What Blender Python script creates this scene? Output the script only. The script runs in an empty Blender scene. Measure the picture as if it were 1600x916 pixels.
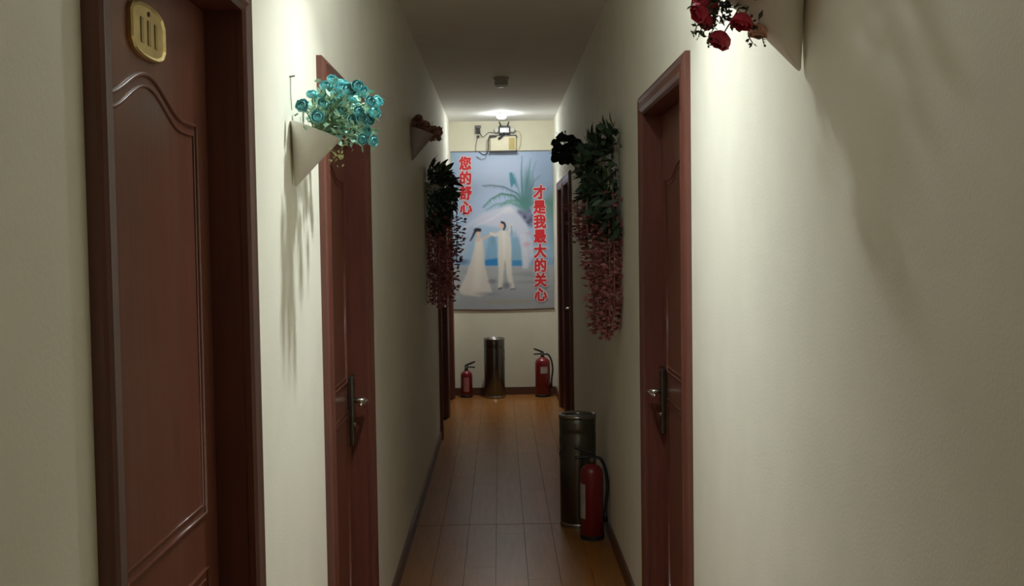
import bpy, bmesh, math, random
import numpy as np
from mathutils import Vector, Matrix, Quaternion

random.seed(7)
SC = bpy.context.scene
COL = SC.collection

# ------------------------------------------------------------------ camera
F = 1750.0                       # focal length in pixels of the 1600x916 frame
H = 1.54                         # eye height
VPX, VPY, ROLL = 781.0, 377.0, 0.015
v = Vector(((VPX - 800) / F, (458 - VPY) / F, -1)).normalized()      # world +Y in camera axes
u = Vector((-ROLL, 1, 0)); u = (u - v * u.dot(v)).normalized()       # world +Z in camera axes
xw = v.cross(u)
R = Matrix((xw, v, u))           # camera -> world
cam_d = bpy.data.cameras.new('camera'); cam = bpy.data.objects.new('camera', cam_d)
COL.objects.link(cam)
cam_d.sensor_width = 36; cam_d.lens = F / 1600 * 36; cam_d.clip_start = .02
cam.matrix_world = Matrix.Translation((0, 0, H)) @ R.to_4x4()
SC.camera = cam

# ------------------------------------------------------------------ world, exposure
w = bpy.data.worlds.new('world'); SC.world = w; w.use_nodes = True
w.node_tree.nodes['Background'].inputs[0].default_value = (.5, .48, .45, 1)
w.node_tree.nodes['Background'].inputs[1].default_value = 0.02
SC.view_settings.view_transform = 'Standard'
SC.view_settings.look = 'None'
SC.view_settings.gamma = 1
SC.view_settings.use_curve_mapping = False
SC.view_settings.exposure = 0.0
SC.cycles.max_bounces = 20
SC.cycles.diffuse_bounces = 14
# glow of each lamp's domed lens, watts of its downward beam, from the added fill lamp behind the viewer to the far end
LAMPS = ((150, 6.0), (225, 8.2), (170, 5.5))
LAMP_COL = (.95, 1.0, .96)
LAMPS_Y = (-4.9, 2.75, 10.5)     # along the corridor

# ------------------------------------------------------------------ room measures
XL, XR, YB, YE, ZC = -.485, .55, -6.2, 11.18, 2.73
XC = (XL + XR) / 2

def ray(px, py):
    return R @ Vector(((px - 800) / F, (458 - py) / F, -1))
def at_y(px, py, y):
    d = ray(px, py); return Vector((0, 0, H)) + d * (y / d.y)
def at_x(px, py, x):
    d = ray(px, py); return Vector((0, 0, H)) + d * (x / d.x)

# ------------------------------------------------------------------ materials
MATS = {}
def srgb(r, g, b):
    f = lambda c: (c / 12.92 if c <= .04045 else ((c + .055) / 1.055) ** 2.4)
    return (f(r / 255), f(g / 255), f(b / 255), 1)

def mat(name, col, rough=.6, metal=0, var=.08, scale=20, bump=0, bscale=60, stretch=(1, 1, 1),
        coat=0, rand=0, spec=.5, emit=None, estr=0, trans=0):
    m = bpy.data.materials.new(name); m.use_nodes = True
    nt = m.node_tree; b = nt.nodes['Principled BSDF']
    b.inputs['Roughness'].default_value = rough; b.inputs['Metallic'].default_value = metal
    b.inputs['Specular IOR Level'].default_value = spec
    b.inputs['Coat Weight'].default_value = coat; b.inputs['Coat Roughness'].default_value = .12
    tc = nt.nodes.new('ShaderNodeTexCoord'); mp = nt.nodes.new('ShaderNodeMapping')
    mp.inputs['Scale'].default_value = stretch
    nt.links.new(tc.outputs['Object'], mp.inputs['Vector'])
    vec = mp.outputs['Vector']
    if rand:
        oi = nt.nodes.new('ShaderNodeObjectInfo'); ad = nt.nodes.new('ShaderNodeVectorMath')
        sc_ = nt.nodes.new('ShaderNodeMath'); sc_.operation = 'MULTIPLY'; sc_.inputs[1].default_value = 37
        nt.links.new(oi.outputs['Random'], sc_.inputs[0])
        nt.links.new(vec, ad.inputs[0]); nt.links.new(sc_.outputs[0], ad.inputs[1]); vec = ad.outputs[0]
    nz = nt.nodes.new('ShaderNodeTexNoise'); nz.inputs['Scale'].default_value = scale
    nz.inputs['Detail'].default_value = 5
    nt.links.new(vec, nz.inputs['Vector'])
    rp = nt.nodes.new('ShaderNodeValToRGB')
    c = Vector(col[:3])
    rp.color_ramp.elements[0].position = .3; rp.color_ramp.elements[1].position = .7
    rp.color_ramp.elements[0].color = (*(c * (1 - var)), 1)
    rp.color_ramp.elements[1].color = (*[min(1, k) for k in c * (1 + var)], 1)
    nt.links.new(nz.outputs['Fac'], rp.inputs['Fac'])
    out = rp.outputs['Color']
    if rand:
        hs = nt.nodes.new('ShaderNodeHueSaturation')
        mr = nt.nodes.new('ShaderNodeMapRange'); mr.inputs['To Min'].default_value = 1 - rand
        mr.inputs['To Max'].default_value = 1 + rand
        nt.links.new(oi.outputs['Random'], mr.inputs['Value']); nt.links.new(mr.outputs[0], hs.inputs['Value'])
        nt.links.new(out, hs.inputs['Color']); out = hs.outputs['Color']
    nt.links.new(out, b.inputs['Base Color'])
    if bump:
        n2 = nt.nodes.new('ShaderNodeTexNoise'); n2.inputs['Scale'].default_value = bscale
        n2.inputs['Detail'].default_value = 3
        bp = nt.nodes.new('ShaderNodeBump'); bp.inputs['Strength'].default_value = bump
        bp.inputs['Distance'].default_value = .004
        nt.links.new(vec, n2.inputs['Vector']); nt.links.new(n2.outputs['Fac'], bp.inputs['Height'])
        nt.links.new(bp.outputs['Normal'], b.inputs['Normal'])
    if emit:
        b.inputs['Emission Color'].default_value = (*emit, 1); b.inputs['Emission Strength'].default_value = estr
    if trans:
        b.inputs['Transmission Weight'].default_value = trans
    MATS[name] = m
    return m

mat('wall_paint', (.82, .81, .715), .75, var=.025, scale=6, bump=.10, bscale=160)
mat('end_wall_paint', (.78, .74, .60), .75, var=.03, scale=6, bump=.08, bscale=160)
mat('ceiling_paint', (.90, .895, .88), .85, var=.02, scale=5)
mat('door_wood', (.155, .052, .034), .30, var=.16, scale=9, stretch=(6, 6, .5), coat=.25, bump=.03, bscale=40)
mat('casing_wood', (.135, .045, .032), .32, var=.14, scale=9, stretch=(6, 6, .5), coat=.25)
mat('jamb_wood', (.13, .04, .027), .35, var=.14, scale=9, stretch=(6, 6, .5))
mat('baseboard_wood', (.11, .045, .025), .4, var=.15, scale=8, stretch=(3, 3, 6))
mat('plank_wood', (.29, .118, .030), .30, var=.16, scale=7, stretch=(9, .7, 5), rand=.06, spec=.30)
mat('subfloor', (.14, .065, .02), .8)
mat('steel', (.36, .355, .33), .26, metal=1, var=.05, scale=30, stretch=(1, 1, .1))
mat('dark_steel', (.16, .16, .145), .28, metal=1, var=.05, scale=30, stretch=(1, 1, .1))
mat('opening_shade', (.012, .012, .012), .7)
mat('black_plastic', (.018, .018, .02), .45)
mat('black_rubber', (.02, .02, .021), .55)
mat('red_paint', (.20, .010, .018), .3, var=.06, coat=.3)
mat('paper_label', (.45, .42, .40), .6)
mat('label_pink', (.45, .17, .16), .6)
mat('brass', (.62, .47, .2), .35, metal=.75, var=.12, scale=30)
mat('brass_dark', (.36, .27, .10), .4, metal=.6)
mat('chrome', (.75, .75, .73), .14, metal=1, var=.02)
mat('ceramic', (.78, .76, .70), .42, var=.04, scale=14)
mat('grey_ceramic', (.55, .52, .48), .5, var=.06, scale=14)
mat('shaded_ceramic', (.30, .26, .24), .5, var=.06, scale=14)  # ceramic darkened: the shade on the far left cone is in the colour
mat('petal_blue', (.20, .54, .57), .6, var=.22, scale=35, rand=.18)
mat('bloom_heart', (.09, .32, .36), .7)
mat('petal_red', (.56, .04, .085), .6, var=.25, scale=35, rand=.15)
mat('petal_pale', (.62, .36, .27), .6, var=.15, scale=35)
mat('leaf_blue_bouquet', (.30, .50, .36), .6, var=.25, scale=25)
mat('sprig_yellow', (.58, .62, .30), .6, var=.2, scale=25)
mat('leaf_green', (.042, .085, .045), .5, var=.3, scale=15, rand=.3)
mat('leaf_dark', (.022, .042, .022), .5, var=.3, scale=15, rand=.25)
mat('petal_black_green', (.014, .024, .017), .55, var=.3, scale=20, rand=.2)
mat('petal_brown', (.20, .085, .06), .65, var=.3, scale=20, rand=.25)
mat('blossom_pink', (.42, .15, .155), .65, var=.3, scale=18, rand=.25)
mat('stem_green', (.10, .16, .06), .6)
mat('print_red', srgb(214, 38, 48), .5, var=.05)
mat('print_white', srgb(226, 205, 208), .5, var=.02)
for k_, (e_, _) in enumerate(LAMPS):
    mat('lamp_glass_%d' % k_, (.9, .9, .88), .4, emit=LAMP_COL, estr=e_)
mat('white_plastic', (.72, .71, .67), .4, var=.03)
mat('cream_plastic', (.74, .68, .50), .45, var=.03)
mat('gold_card', (.50, .38, .13), .5)
mat('detector_plastic', (.42, .40, .36), .5, var=.03)

# ------------------------------------------------------------------ mesh helpers
def link(name, me, m, parent=None, smooth=False):
    if smooth:
        for p in me.polygons: p.use_smooth = True
    if m and not me.materials: me.materials.append(MATS[m])
    o = bpy.data.objects.new(name, me); COL.objects.link(o)
    if parent is not None: o.parent = parent
    return o

def bm_obj(name, bm, m, parent=None, smooth=False):
    bmesh.ops.recalc_face_normals(bm, faces=bm.faces[:])
    me = bpy.data.meshes.new(name); bm.to_mesh(me); bm.free()
    return link(name, me, m, parent, smooth)

def tag(o, label=None, cat=None, group=None, kind=None):
    if label: o['label'] = label
    if cat: o['category'] = cat
    if group: o['group'] = group
    if kind: o['kind'] = kind
    return o

def empty(name, loc=(0, 0, 0), rot=(0, 0, 0)):
    o = bpy.data.objects.new(name, None); COL.objects.link(o)
    o.empty_display_size = .05; o.location = loc; o.rotation_euler = rot
    return o

def box(bm, x0, x1, y0, y1, z0, z1, bev=0):
    x0, x1 = sorted((x0, x1)); y0, y1 = sorted((y0, y1)); z0, z1 = sorted((z0, z1))
    vs = [bm.verts.new((x, y, z)) for x in (x0, x1) for y in (y0, y1) for z in (z0, z1)]
    fs = [bm.faces.new([vs[i] for i in q]) for q in
          ((0, 1, 3, 2), (4, 6, 7, 5), (0, 4, 5, 1), (2, 3, 7, 6), (0, 2, 6, 4), (1, 5, 7, 3))]
    if bev:
        es = list({e for f in fs for e in f.edges})
        bmesh.ops.bevel(bm, geom=es, offset=bev, segments=2, affect='EDGES', profile=.6)
    return bm

def lathe(bm, prof, n=28, M=None, cap=True):
    M = M or Matrix()
    rings = []
    for r, z in prof:
        if r < 1e-6: rings.append([bm.verts.new(M @ Vector((0, 0, z)))])
        else: rings.append([bm.verts.new(M @ Vector((r * math.cos(2 * math.pi * i / n), r * math.sin(2 * math.pi * i / n), z))) for i in range(n)])
    for a, b in zip(rings, rings[1:]):
        for i in range(n):
            j = (i + 1) % n
            q = [a[i % len(a)], a[j % len(a)], b[j % len(b)], b[i % len(b)]]
            q = list(dict.fromkeys(q))
            if len(q) > 2: bm.faces.new(q)
    if cap:
        for r in (rings[0], rings[-1]):
            if len(r) > 1: bm.faces.new(r)
    return bm

def tube(bm, pts, rad, n=8, closed=False):
    pts = [Vector(p) for p in pts]
    N = len(pts); rings = []
    prev = None
    for i, p in enumerate(pts):
        a = pts[(i - 1) % N] if (closed or i > 0) else p
        b = pts[(i + 1) % N] if (closed or i < N - 1) else p
        t = (b - a).normalized()
        if prev is None:
            ref = Vector((0, 0, 1)) if abs(t.z) < .9 else Vector((1, 0, 0))
            nrm = t.cross(ref).normalized()
        else:
            nrm = (prev - t * prev.dot(t)).normalized()
        prev = nrm
        bn = t.cross(nrm)
        r = rad[i] if isinstance(rad, (list, tuple)) else rad
        rings.append([bm.verts.new(p + (nrm * math.cos(2 * math.pi * k / n) + bn * math.sin(2 * math.pi * k / n)) * r) for k in range(n)])
    m = N if closed else N - 1
    for i in range(m):
        a, b = rings[i], rings[(i + 1) % N]
        for k in range(n):
            bm.faces.new((a[k], a[(k + 1) % n], b[(k + 1) % n], b[k]))
    if not closed:
        bm.faces.new(rings[0]); bm.faces.new(rings[-1])
    return bm

def NB(): return bmesh.new()

def align(d):
    """rotation matrix taking +Z to direction d"""
    return Vector((0, 0, 1)).rotation_difference(Vector(d)).to_matrix().to_4x4()

def catmull(P, k=6):
    P = [Vector(p) for p in P]; out = []
    for i in range(len(P) - 1):
        p0, p1, p2, p3 = P[max(i - 1, 0)], P[i], P[i + 1], P[min(i + 2, len(P) - 1)]
        for s in range(k):
            t = s / k
            out.append(.5 * ((2 * p1) + (p2 - p0) * t + (2 * p0 - 5 * p1 + 4 * p2 - p3) * t * t + (3 * p1 - p0 - 3 * p2 + p3) * t ** 3))
    return out + [P[-1]]

# ------------------------------------------------------------------ doors (measures first: the walls need them)
CW = .075          # casing width
RC = .057          # leaf recess behind the wall plane
# number, side, y0, y1 (outer casing edges), top, handle edge
DOORS = [
    (1, -1, 1.325, 2.15, 2.02, 'near'),
    (2, -1, 3.03, 4.075, 2.045, 'far'),
    (3, -1, 8.66, 9.81, 2.06, 'far'),
    (4, -1, 9.83, 11.00, 2.06, 'near'),
    (5, 1, 3.21, 4.26, 2.075, 'far'),
    (6, 1, 8.52, 9.42, 2.07, 'far'),
    (7, 1, 9.44, 10.34, 2.07, 'near'),
]

# ------------------------------------------------------------------ setting
def wall_side(name, s, X):
    bm = NB(); T = .2
    ds = sorted([d for d in DOORS if d[1] == s], key=lambda d: d[2])
    y = YB - .1
    for _, _, y0, y1, zt, _ in ds:
        a, b, t = y0 + .03, y1 - .03, zt - .03
        box(bm, X, X + s * T, y, a, 0, ZC)
        box(bm, X, X + s * T, a, b, t, ZC)
        y = b
    box(bm, X, X + s * T, y, YE + .1, 0, ZC)
    return bm_obj(name, bm, 'wall_paint')
tag(wall_side('wall_left', -1, XL), 'cream painted corridor wall on the left with brown doors', kind='structure')
tag(wall_side('wall_right', 1, XR), 'cream painted corridor wall on the right', kind='structure')
tag(bm_obj('wall_end', box(NB(), XL - .2, XR + .2, YE, YE + .15, 0, ZC), 'end_wall_paint'), 'cream wall closing the corridor behind the poster', kind='structure')
tag(bm_obj('wall_back', box(NB(), XL - .2, XR + .2, YB - .15, YB, 0, ZC), 'wall_paint'), 'cream wall closing the corridor behind the viewer', kind='structure')
tag(bm_obj('ceiling', box(NB(), XL - .2, XR + .2, YB - .15, YE + .15, ZC, ZC + .12), 'ceiling_paint'), 'plain white corridor ceiling', kind='structure')
fl = tag(bm_obj('floor', box(NB(), XL - .2, XR + .2, YB - .15, YE + .15, -.12, -.009), 'subfloor'), 'glossy orange-brown wood plank corridor floor', kind='structure')

# planks, each its own piece
plank_cache = {}
def plank(x0, x1, y0, y1):
    key = (round(x1 - x0, 4), round(y1 - y0, 3))
    if key not in plank_cache:
        bm = NB(); wx, ly = key
        g = .0003; c = .0007
        lo = [(-wx / 2 + g, g), (wx / 2 - g, g), (wx / 2 - g, ly - g), (-wx / 2 + g, ly - g)]
        hi = [(-wx / 2 + g + c, g + c), (wx / 2 - g - c, g + c), (wx / 2 - g - c, ly - g - c), (-wx / 2 + g + c, ly - g - c)]
        rings = [[bm.verts.new((x, y, z)) for x, y in q] for q, z in ((lo, -.009), (lo, -.0012), (hi, 0))]
        for a, b in zip(rings, rings[1:]):
            for i in range(4): bm.faces.new((a[i], a[(i + 1) % 4], b[(i + 1) % 4], b[i]))
        bm.faces.new(rings[-1]); bm.faces.new(rings[0])
        bmesh.ops.recalc_face_normals(bm, faces=bm.faces[:])
        me = bpy.data.meshes.new('plank'); bm.to_mesh(me); bm.free(); me.materials.append(MATS['plank_wood'])
        plank_cache[key] = me
    o = bpy.data.objects.new('plank', plank_cache[key]); COL.objects.link(o)
    o.location = ((x0 + x1) / 2, y0, 0); o.parent = fl
NCOL = 7; PW = (XR - XL) / NCOL; SEAM = 6.03
for c in range(NCOL):
    x0 = XL + c * PW
    off = (.0, .8, .4, 1.0, .2, .6, .9)[c]
    cuts = [SEAM]
    y = SEAM - (1.2 - off if off else 1.2)
    while y > YB: cuts.append(y); y -= 1.2
    cuts.append(YB)
    y = SEAM + (.75 + (.0, .5, .25, 1.19, .1, .4, .65)[c])
    while y < YE - .1: cuts.append(y); y += 1.2
    cuts.append(YE)
    cuts.sort()
    for a, b in zip(cuts, cuts[1:]):
        if abs(a - SEAM) < 1e-6: a += .007          # open joint across the corridor
        if b - a > .02: plank(x0, x0 + PW, a, b)

# baseboards: runs between the doors
def baseboard(name, s, X):
    bm = NB()
    ds = sorted([d for d in DOORS if d[1] == s], key=lambda d: d[2])
    y = YB
    segs = []
    for d in ds: segs.append((y, d[2])); y = d[3]
    segs.append((y, YE))
    for a, b in segs:
        if b - a > .03:
            box(bm, X, X - s * .012, a, b, 0, .068)
            box(bm, X, X - s * .008, a, b, .068, .075)
    tag(bm_obj(name, bm, 'baseboard_wood'), 'dark brown skirting board along the ' + ('left' if s < 0 else 'right') + ' wall', kind='structure')
baseboard('baseboard_left', -1, XL)
baseboard('baseboard_right', 1, XR)
bm = NB(); box(bm, XL + .012, XR - .012, YE - .012, YE, 0, .068); box(bm, XL + .012, XR - .012, YE - .008, YE, .068, .076)
tag(bm_obj('baseboard_end', bm, 'baseboard_wood'), 'dark brown skirting board under the poster on the end wall', kind='structure')

# ---- doors
def make_door(n, s, y0, y1, zt, hedge):
    X = XL if s < 0 else XR
    root = empty('door_%d' % n, (X, (y0 + y1) / 2, 0))
    root['kind'] = 'structure'
    CW = .045 if n == 1 else .075
    k_ = CW / .075
    cy = (y0 + y1) / 2
    L = lambda d, y, z: Vector((s * d, y - cy, z))       # d: depth into the wall (+) or into the corridor (-)
    prof = [(0, 0), (0, -.015), (.006 * k_, -.020), (.016 * k_, -.024), (.026 * k_, -.020), (.034 * k_, -.021), (.052 * k_, -.024), (.066 * k_, -.019), (CW, -.013), (CW, .0)]
    paths = []
    for wdt, d in prof:
        paths.append([(y0 + wdt, 0), (y0 + wdt, zt - wdt), (y1 - wdt, zt - wdt), (y1 - wdt, 0)])
    for i in range(3):
        bm = NB(); A = []; B = []
        for (wdt, d), p in zip(prof, paths):
            A.append(bm.verts.new(L(d, *p[i]))); B.append(bm.verts.new(L(d, *p[i + 1])))
        k = len(prof)
        for j in range(k - 1): bm.faces.new((A[j], A[j + 1], B[j + 1], B[j]))
        bm.faces.new((A[-1], A[0], B[0], B[-1]))
        bm.faces.new(A); bm.faces.new(B)
        bm_obj('casing', bm, 'casing_wood', root)
    a, b, t = y0 + CW, y1 - CW, zt - CW
    # jamb lining boards with a stop
    for ya, yb in ((y0 + .032, a), (b, y1 - .032)):
        bm = NB(); box(bm, s * -.001, s * (RC + .06), ya - cy, yb - cy, 0, t)
        bm_obj('jamb', bm, 'jamb_wood', root)
    bm = NB(); box(bm, s * -.001, s * (RC + .06), y0 + .032 - cy, y1 - .032 - cy, t, zt - .032)
    bm_obj('jamb_head', bm, 'jamb_wood', root)
    # leaf
    bm = NB(); box(bm, s * RC, s * (RC + .045), a + .003 - cy, b - .003 - cy, .006, t - .003)
    leaf = bm_obj('leaf', bm, 'door_wood', root)
    # raised moulding beads of the two panels
    m = .105
    pa, pb = a + m, b - m
    if n == 1: pa, pb = 1.475, 2.02
    pc = (pa + pb) / 2; hw = (pb - pa) / 2
    def top_panel(ins):
        pts = [(pa + ins, 1.055 + ins), (pb - ins, 1.055 + ins)]
        for i in range(25):
            q = 1 - 2 * i / 24
            y = pc + q * (hw - ins)
            aq = abs(q)
            arch = .5 + .5 * math.cos(math.pi * min(1, aq / .72))
            pts.append((y, 1.752 - ins + .052 * arch))
        return pts
    def low_panel(ins):
        return [(pa + ins, .17 + ins), (pb - ins, .17 + ins), (pb - ins, .955 - ins), (pa + ins, .955 - ins)]
    for f in (top_panel, low_panel):
        for ins, r in ((0, .0042), (.018, .0028)):
            bm = NB(); tube(bm, [L(RC - .0005, y, z) for y, z in f(ins)], r, 8, closed=True)
            bm_obj('panel_moulding', bm, 'door_wood', leaf, True)
    # handle: long plate, rose, lever, keyhole
    hz = .985 if s < 0 else .975
    hy = (b - .058) if hedge == 'far' else (a + .058)
    dr = -1 if hedge == 'far' else 1
    bm = NB(); box(bm, s * RC, s * (RC - .020), hy - .033 - cy, hy + .033 - cy, hz - .155, hz + .09, .005)
    pl = bm_obj('handle_plate', bm, 'dark_steel', root)
    bm = NB()
    tube(bm, [L(RC - .018, hy, hz), L(RC - .062, hy, hz)], .009, 10)
    tube(bm, [L(RC - .062, hy - dr * .008, hz), L(RC - .064, hy + dr * .02, hz + .001), L(RC - .062, hy + dr * .07, hz + .001), L(RC - .056, hy + dr * .118, hz)], [.008, .0075, .007, .006], 10)
    bm_obj('lever', bm, 'chrome', pl, True)
    bm = NB(); lathe(bm, [(.0085, 0), (.0085, .003), (.006, .004)], 14, Matrix.Translation(L(RC - .020, hy, hz - .085)) @ align((-s, 0, 0)))
    bm_obj('lock_cylinder', bm, 'chrome', pl)
    bm = NB(); box(bm, s * (RC - .020), s * (RC - .022), hy - .022 - cy, hy + .022 - cy, hz + .078, hz + .084)
    bm_obj('plate_tip', bm, 'chrome', pl)
    return root, L, leaf

door_labels = {
    1: 'large reddish-brown panelled door with a brass number plate',
    2: 'reddish-brown door in left wall beside the blue flowers',
    3: 'narrow dark brown far door behind the left hanging plant',
    4: 'dark brown door on the left nearest the end wall',
    5: 'reddish-brown door in the right wall beneath the red flowers',
    6: 'dark brown far door on the right behind the steel bin',
    7: 'dark brown door on the right nearest the end wall',
}
door_roots = {}
for d in DOORS:
    r_, L_, leaf_ = make_door(*d)
    r_['label'] = door_labels[d[0]]
    door_roots[d[0]] = (r_, L_, leaf_)

# number plate on door 1
root, L1, leaf1 = door_roots[1]
pcy, pcz = 1.747, 1.869
def plate_outline(wd, hs, hm):
    pts = []
    for i in range(13):
        q = -1 + 2 * i / 12
        pts.append((q * wd, hs + (hm - hs) * math.sqrt(max(0, 1 - abs(q) ** 2.4))))
    for i in range(13):
        q = 1 - 2 * i / 12
        pts.append((q * wd, -hs - (hm - hs) * math.sqrt(max(0, 1 - abs(q) ** 2.4))))
    return pts
bm = NB()
o0 = plate_outline(.083, .021, .043); o1 = plate_outline(.080, .019, .0405); o2 = plate_outline(.075, .016, .036)
rings = [[bm.verts.new(L1(RC - d, pcy + y, pcz + z)) for y, z in o] for o, d in ((o0, .0), (o0, .006), (o1, .009), (o2, .0065))]
for a, b in zip(rings, rings[1:]):
    k = len(a)
    for i in range(k): bm.faces.new((a[i], a[(i + 1) % k], b[(i + 1) % k], b[i]))
bm.faces.new(rings[-1]); bm.faces.new(rings[0])
npl = bm_obj('number_plate', bm, 'brass', root)
npl['label'] = 'brass room number plate on the door'
bm = NB(); lathe(bm, [(.004, 0), (.004, .002), (0, .003)], 12, Matrix.Translation(L1(RC - .0065, pcy, pcz + .0275)) @ align((1, 0, 0)))
bm_obj('plate_screw', bm, 'black_plastic', npl)

def text_mesh(ch, offset=0, extrude=0):
    cu = bpy.data.curves.new('glyph', 'FONT'); cu.body = ch; cu.offset = offset; cu.extrude = extrude
    cu.align_x = 'CENTER'; cu.align_y = 'CENTER'
    o = bpy.data.objects.new('glyph', cu); COL.objects.link(o)
    dg = bpy.context.evaluated_depsgraph_get()
    me = bpy.data.meshes.new_from_object(o.evaluated_get(dg))
    bpy.data.objects.remove(o); bpy.data.curves.remove(cu)
    return me
for k in range(3):
    me = text_mesh('1', .02, .02)
    # text plane -> door plane (left wall, seen from +X): text x -> +Y, text y -> +Z
    for vt in me.vertices:
        x, y, z = vt.co
        p = L1(RC - .0065 - (z + .02) * .04, pcy + (k - 1) * .034 + x * .085, pcz - .004 + y * .052)
        vt.co = p
    link('digit', me, 'brass_dark', npl)

# ------------------------------------------------------------------ ceiling lamps
def downlight(k, label):
    y = LAMPS_Y[k]
    root = empty('downlight', (XC, y, ZC))
    tag(root, label, 'ceiling lamp', 'ceiling downlights')
    bm = NB(); lathe(bm, [(.050, 0), (.068, 0), (.068, -.006), (.062, -.010), (.053, -.010), (.051, -.004)], 36, cap=False)
    bm_obj('trim_ring', bm, 'white_plastic', root, False)
    bm = NB(); lathe(bm, [(.044, -.003), (.046, -.020), (.041, -.038), (.025, -.050), (0, -.054)], 32)
    bm_obj('lens', bm, 'lamp_glass_%d' % k, root, True)
    ld = bpy.data.lights.new('downlight_beam', 'AREA'); ld.shape = 'DISK'; ld.size = .075
    ld.energy = LAMPS[k][1]; ld.color = LAMP_COL; ld.spread = math.radians(98)
    lo = bpy.data.objects.new('downlight_beam', ld); COL.objects.link(lo); lo.parent = root
    lo.location = (0, 0, -.056)
downlight(0, 'added fill downlight on the ceiling behind the viewer')  # unseen lamp, added as fill light
downlight(1, 'round ceiling downlight above the blue and red flowers')
downlight(2, 'round glowing ceiling downlight in front of the poster')

# smoke detector
p = at_y(783, 124, 8.2)
root = empty('smoke_detector', (p.x, 8.2, ZC))
tag(root, 'small grey smoke detector hanging from the dark ceiling', 'smoke detector')
bm = NB(); lathe(bm, [(.056, 0), (.056, -.014), (.052, -.018), (0, -.018)], 28); bm_obj('base', bm, 'detector_plastic', root)
bm = NB(); lathe(bm, [(.048, -.018), (.050, -.048), (.046, -.054), (.036, -.056)], 28); bm_obj('sensor_housing', bm, 'detector_plastic', root)
bm = NB(); lathe(bm, [(.036, -.056), (.046, -.058), (.044, -.066), (.030, -.072), (0, -.074)], 28); bm_obj('cap', bm, 'white_plastic', root)

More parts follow.
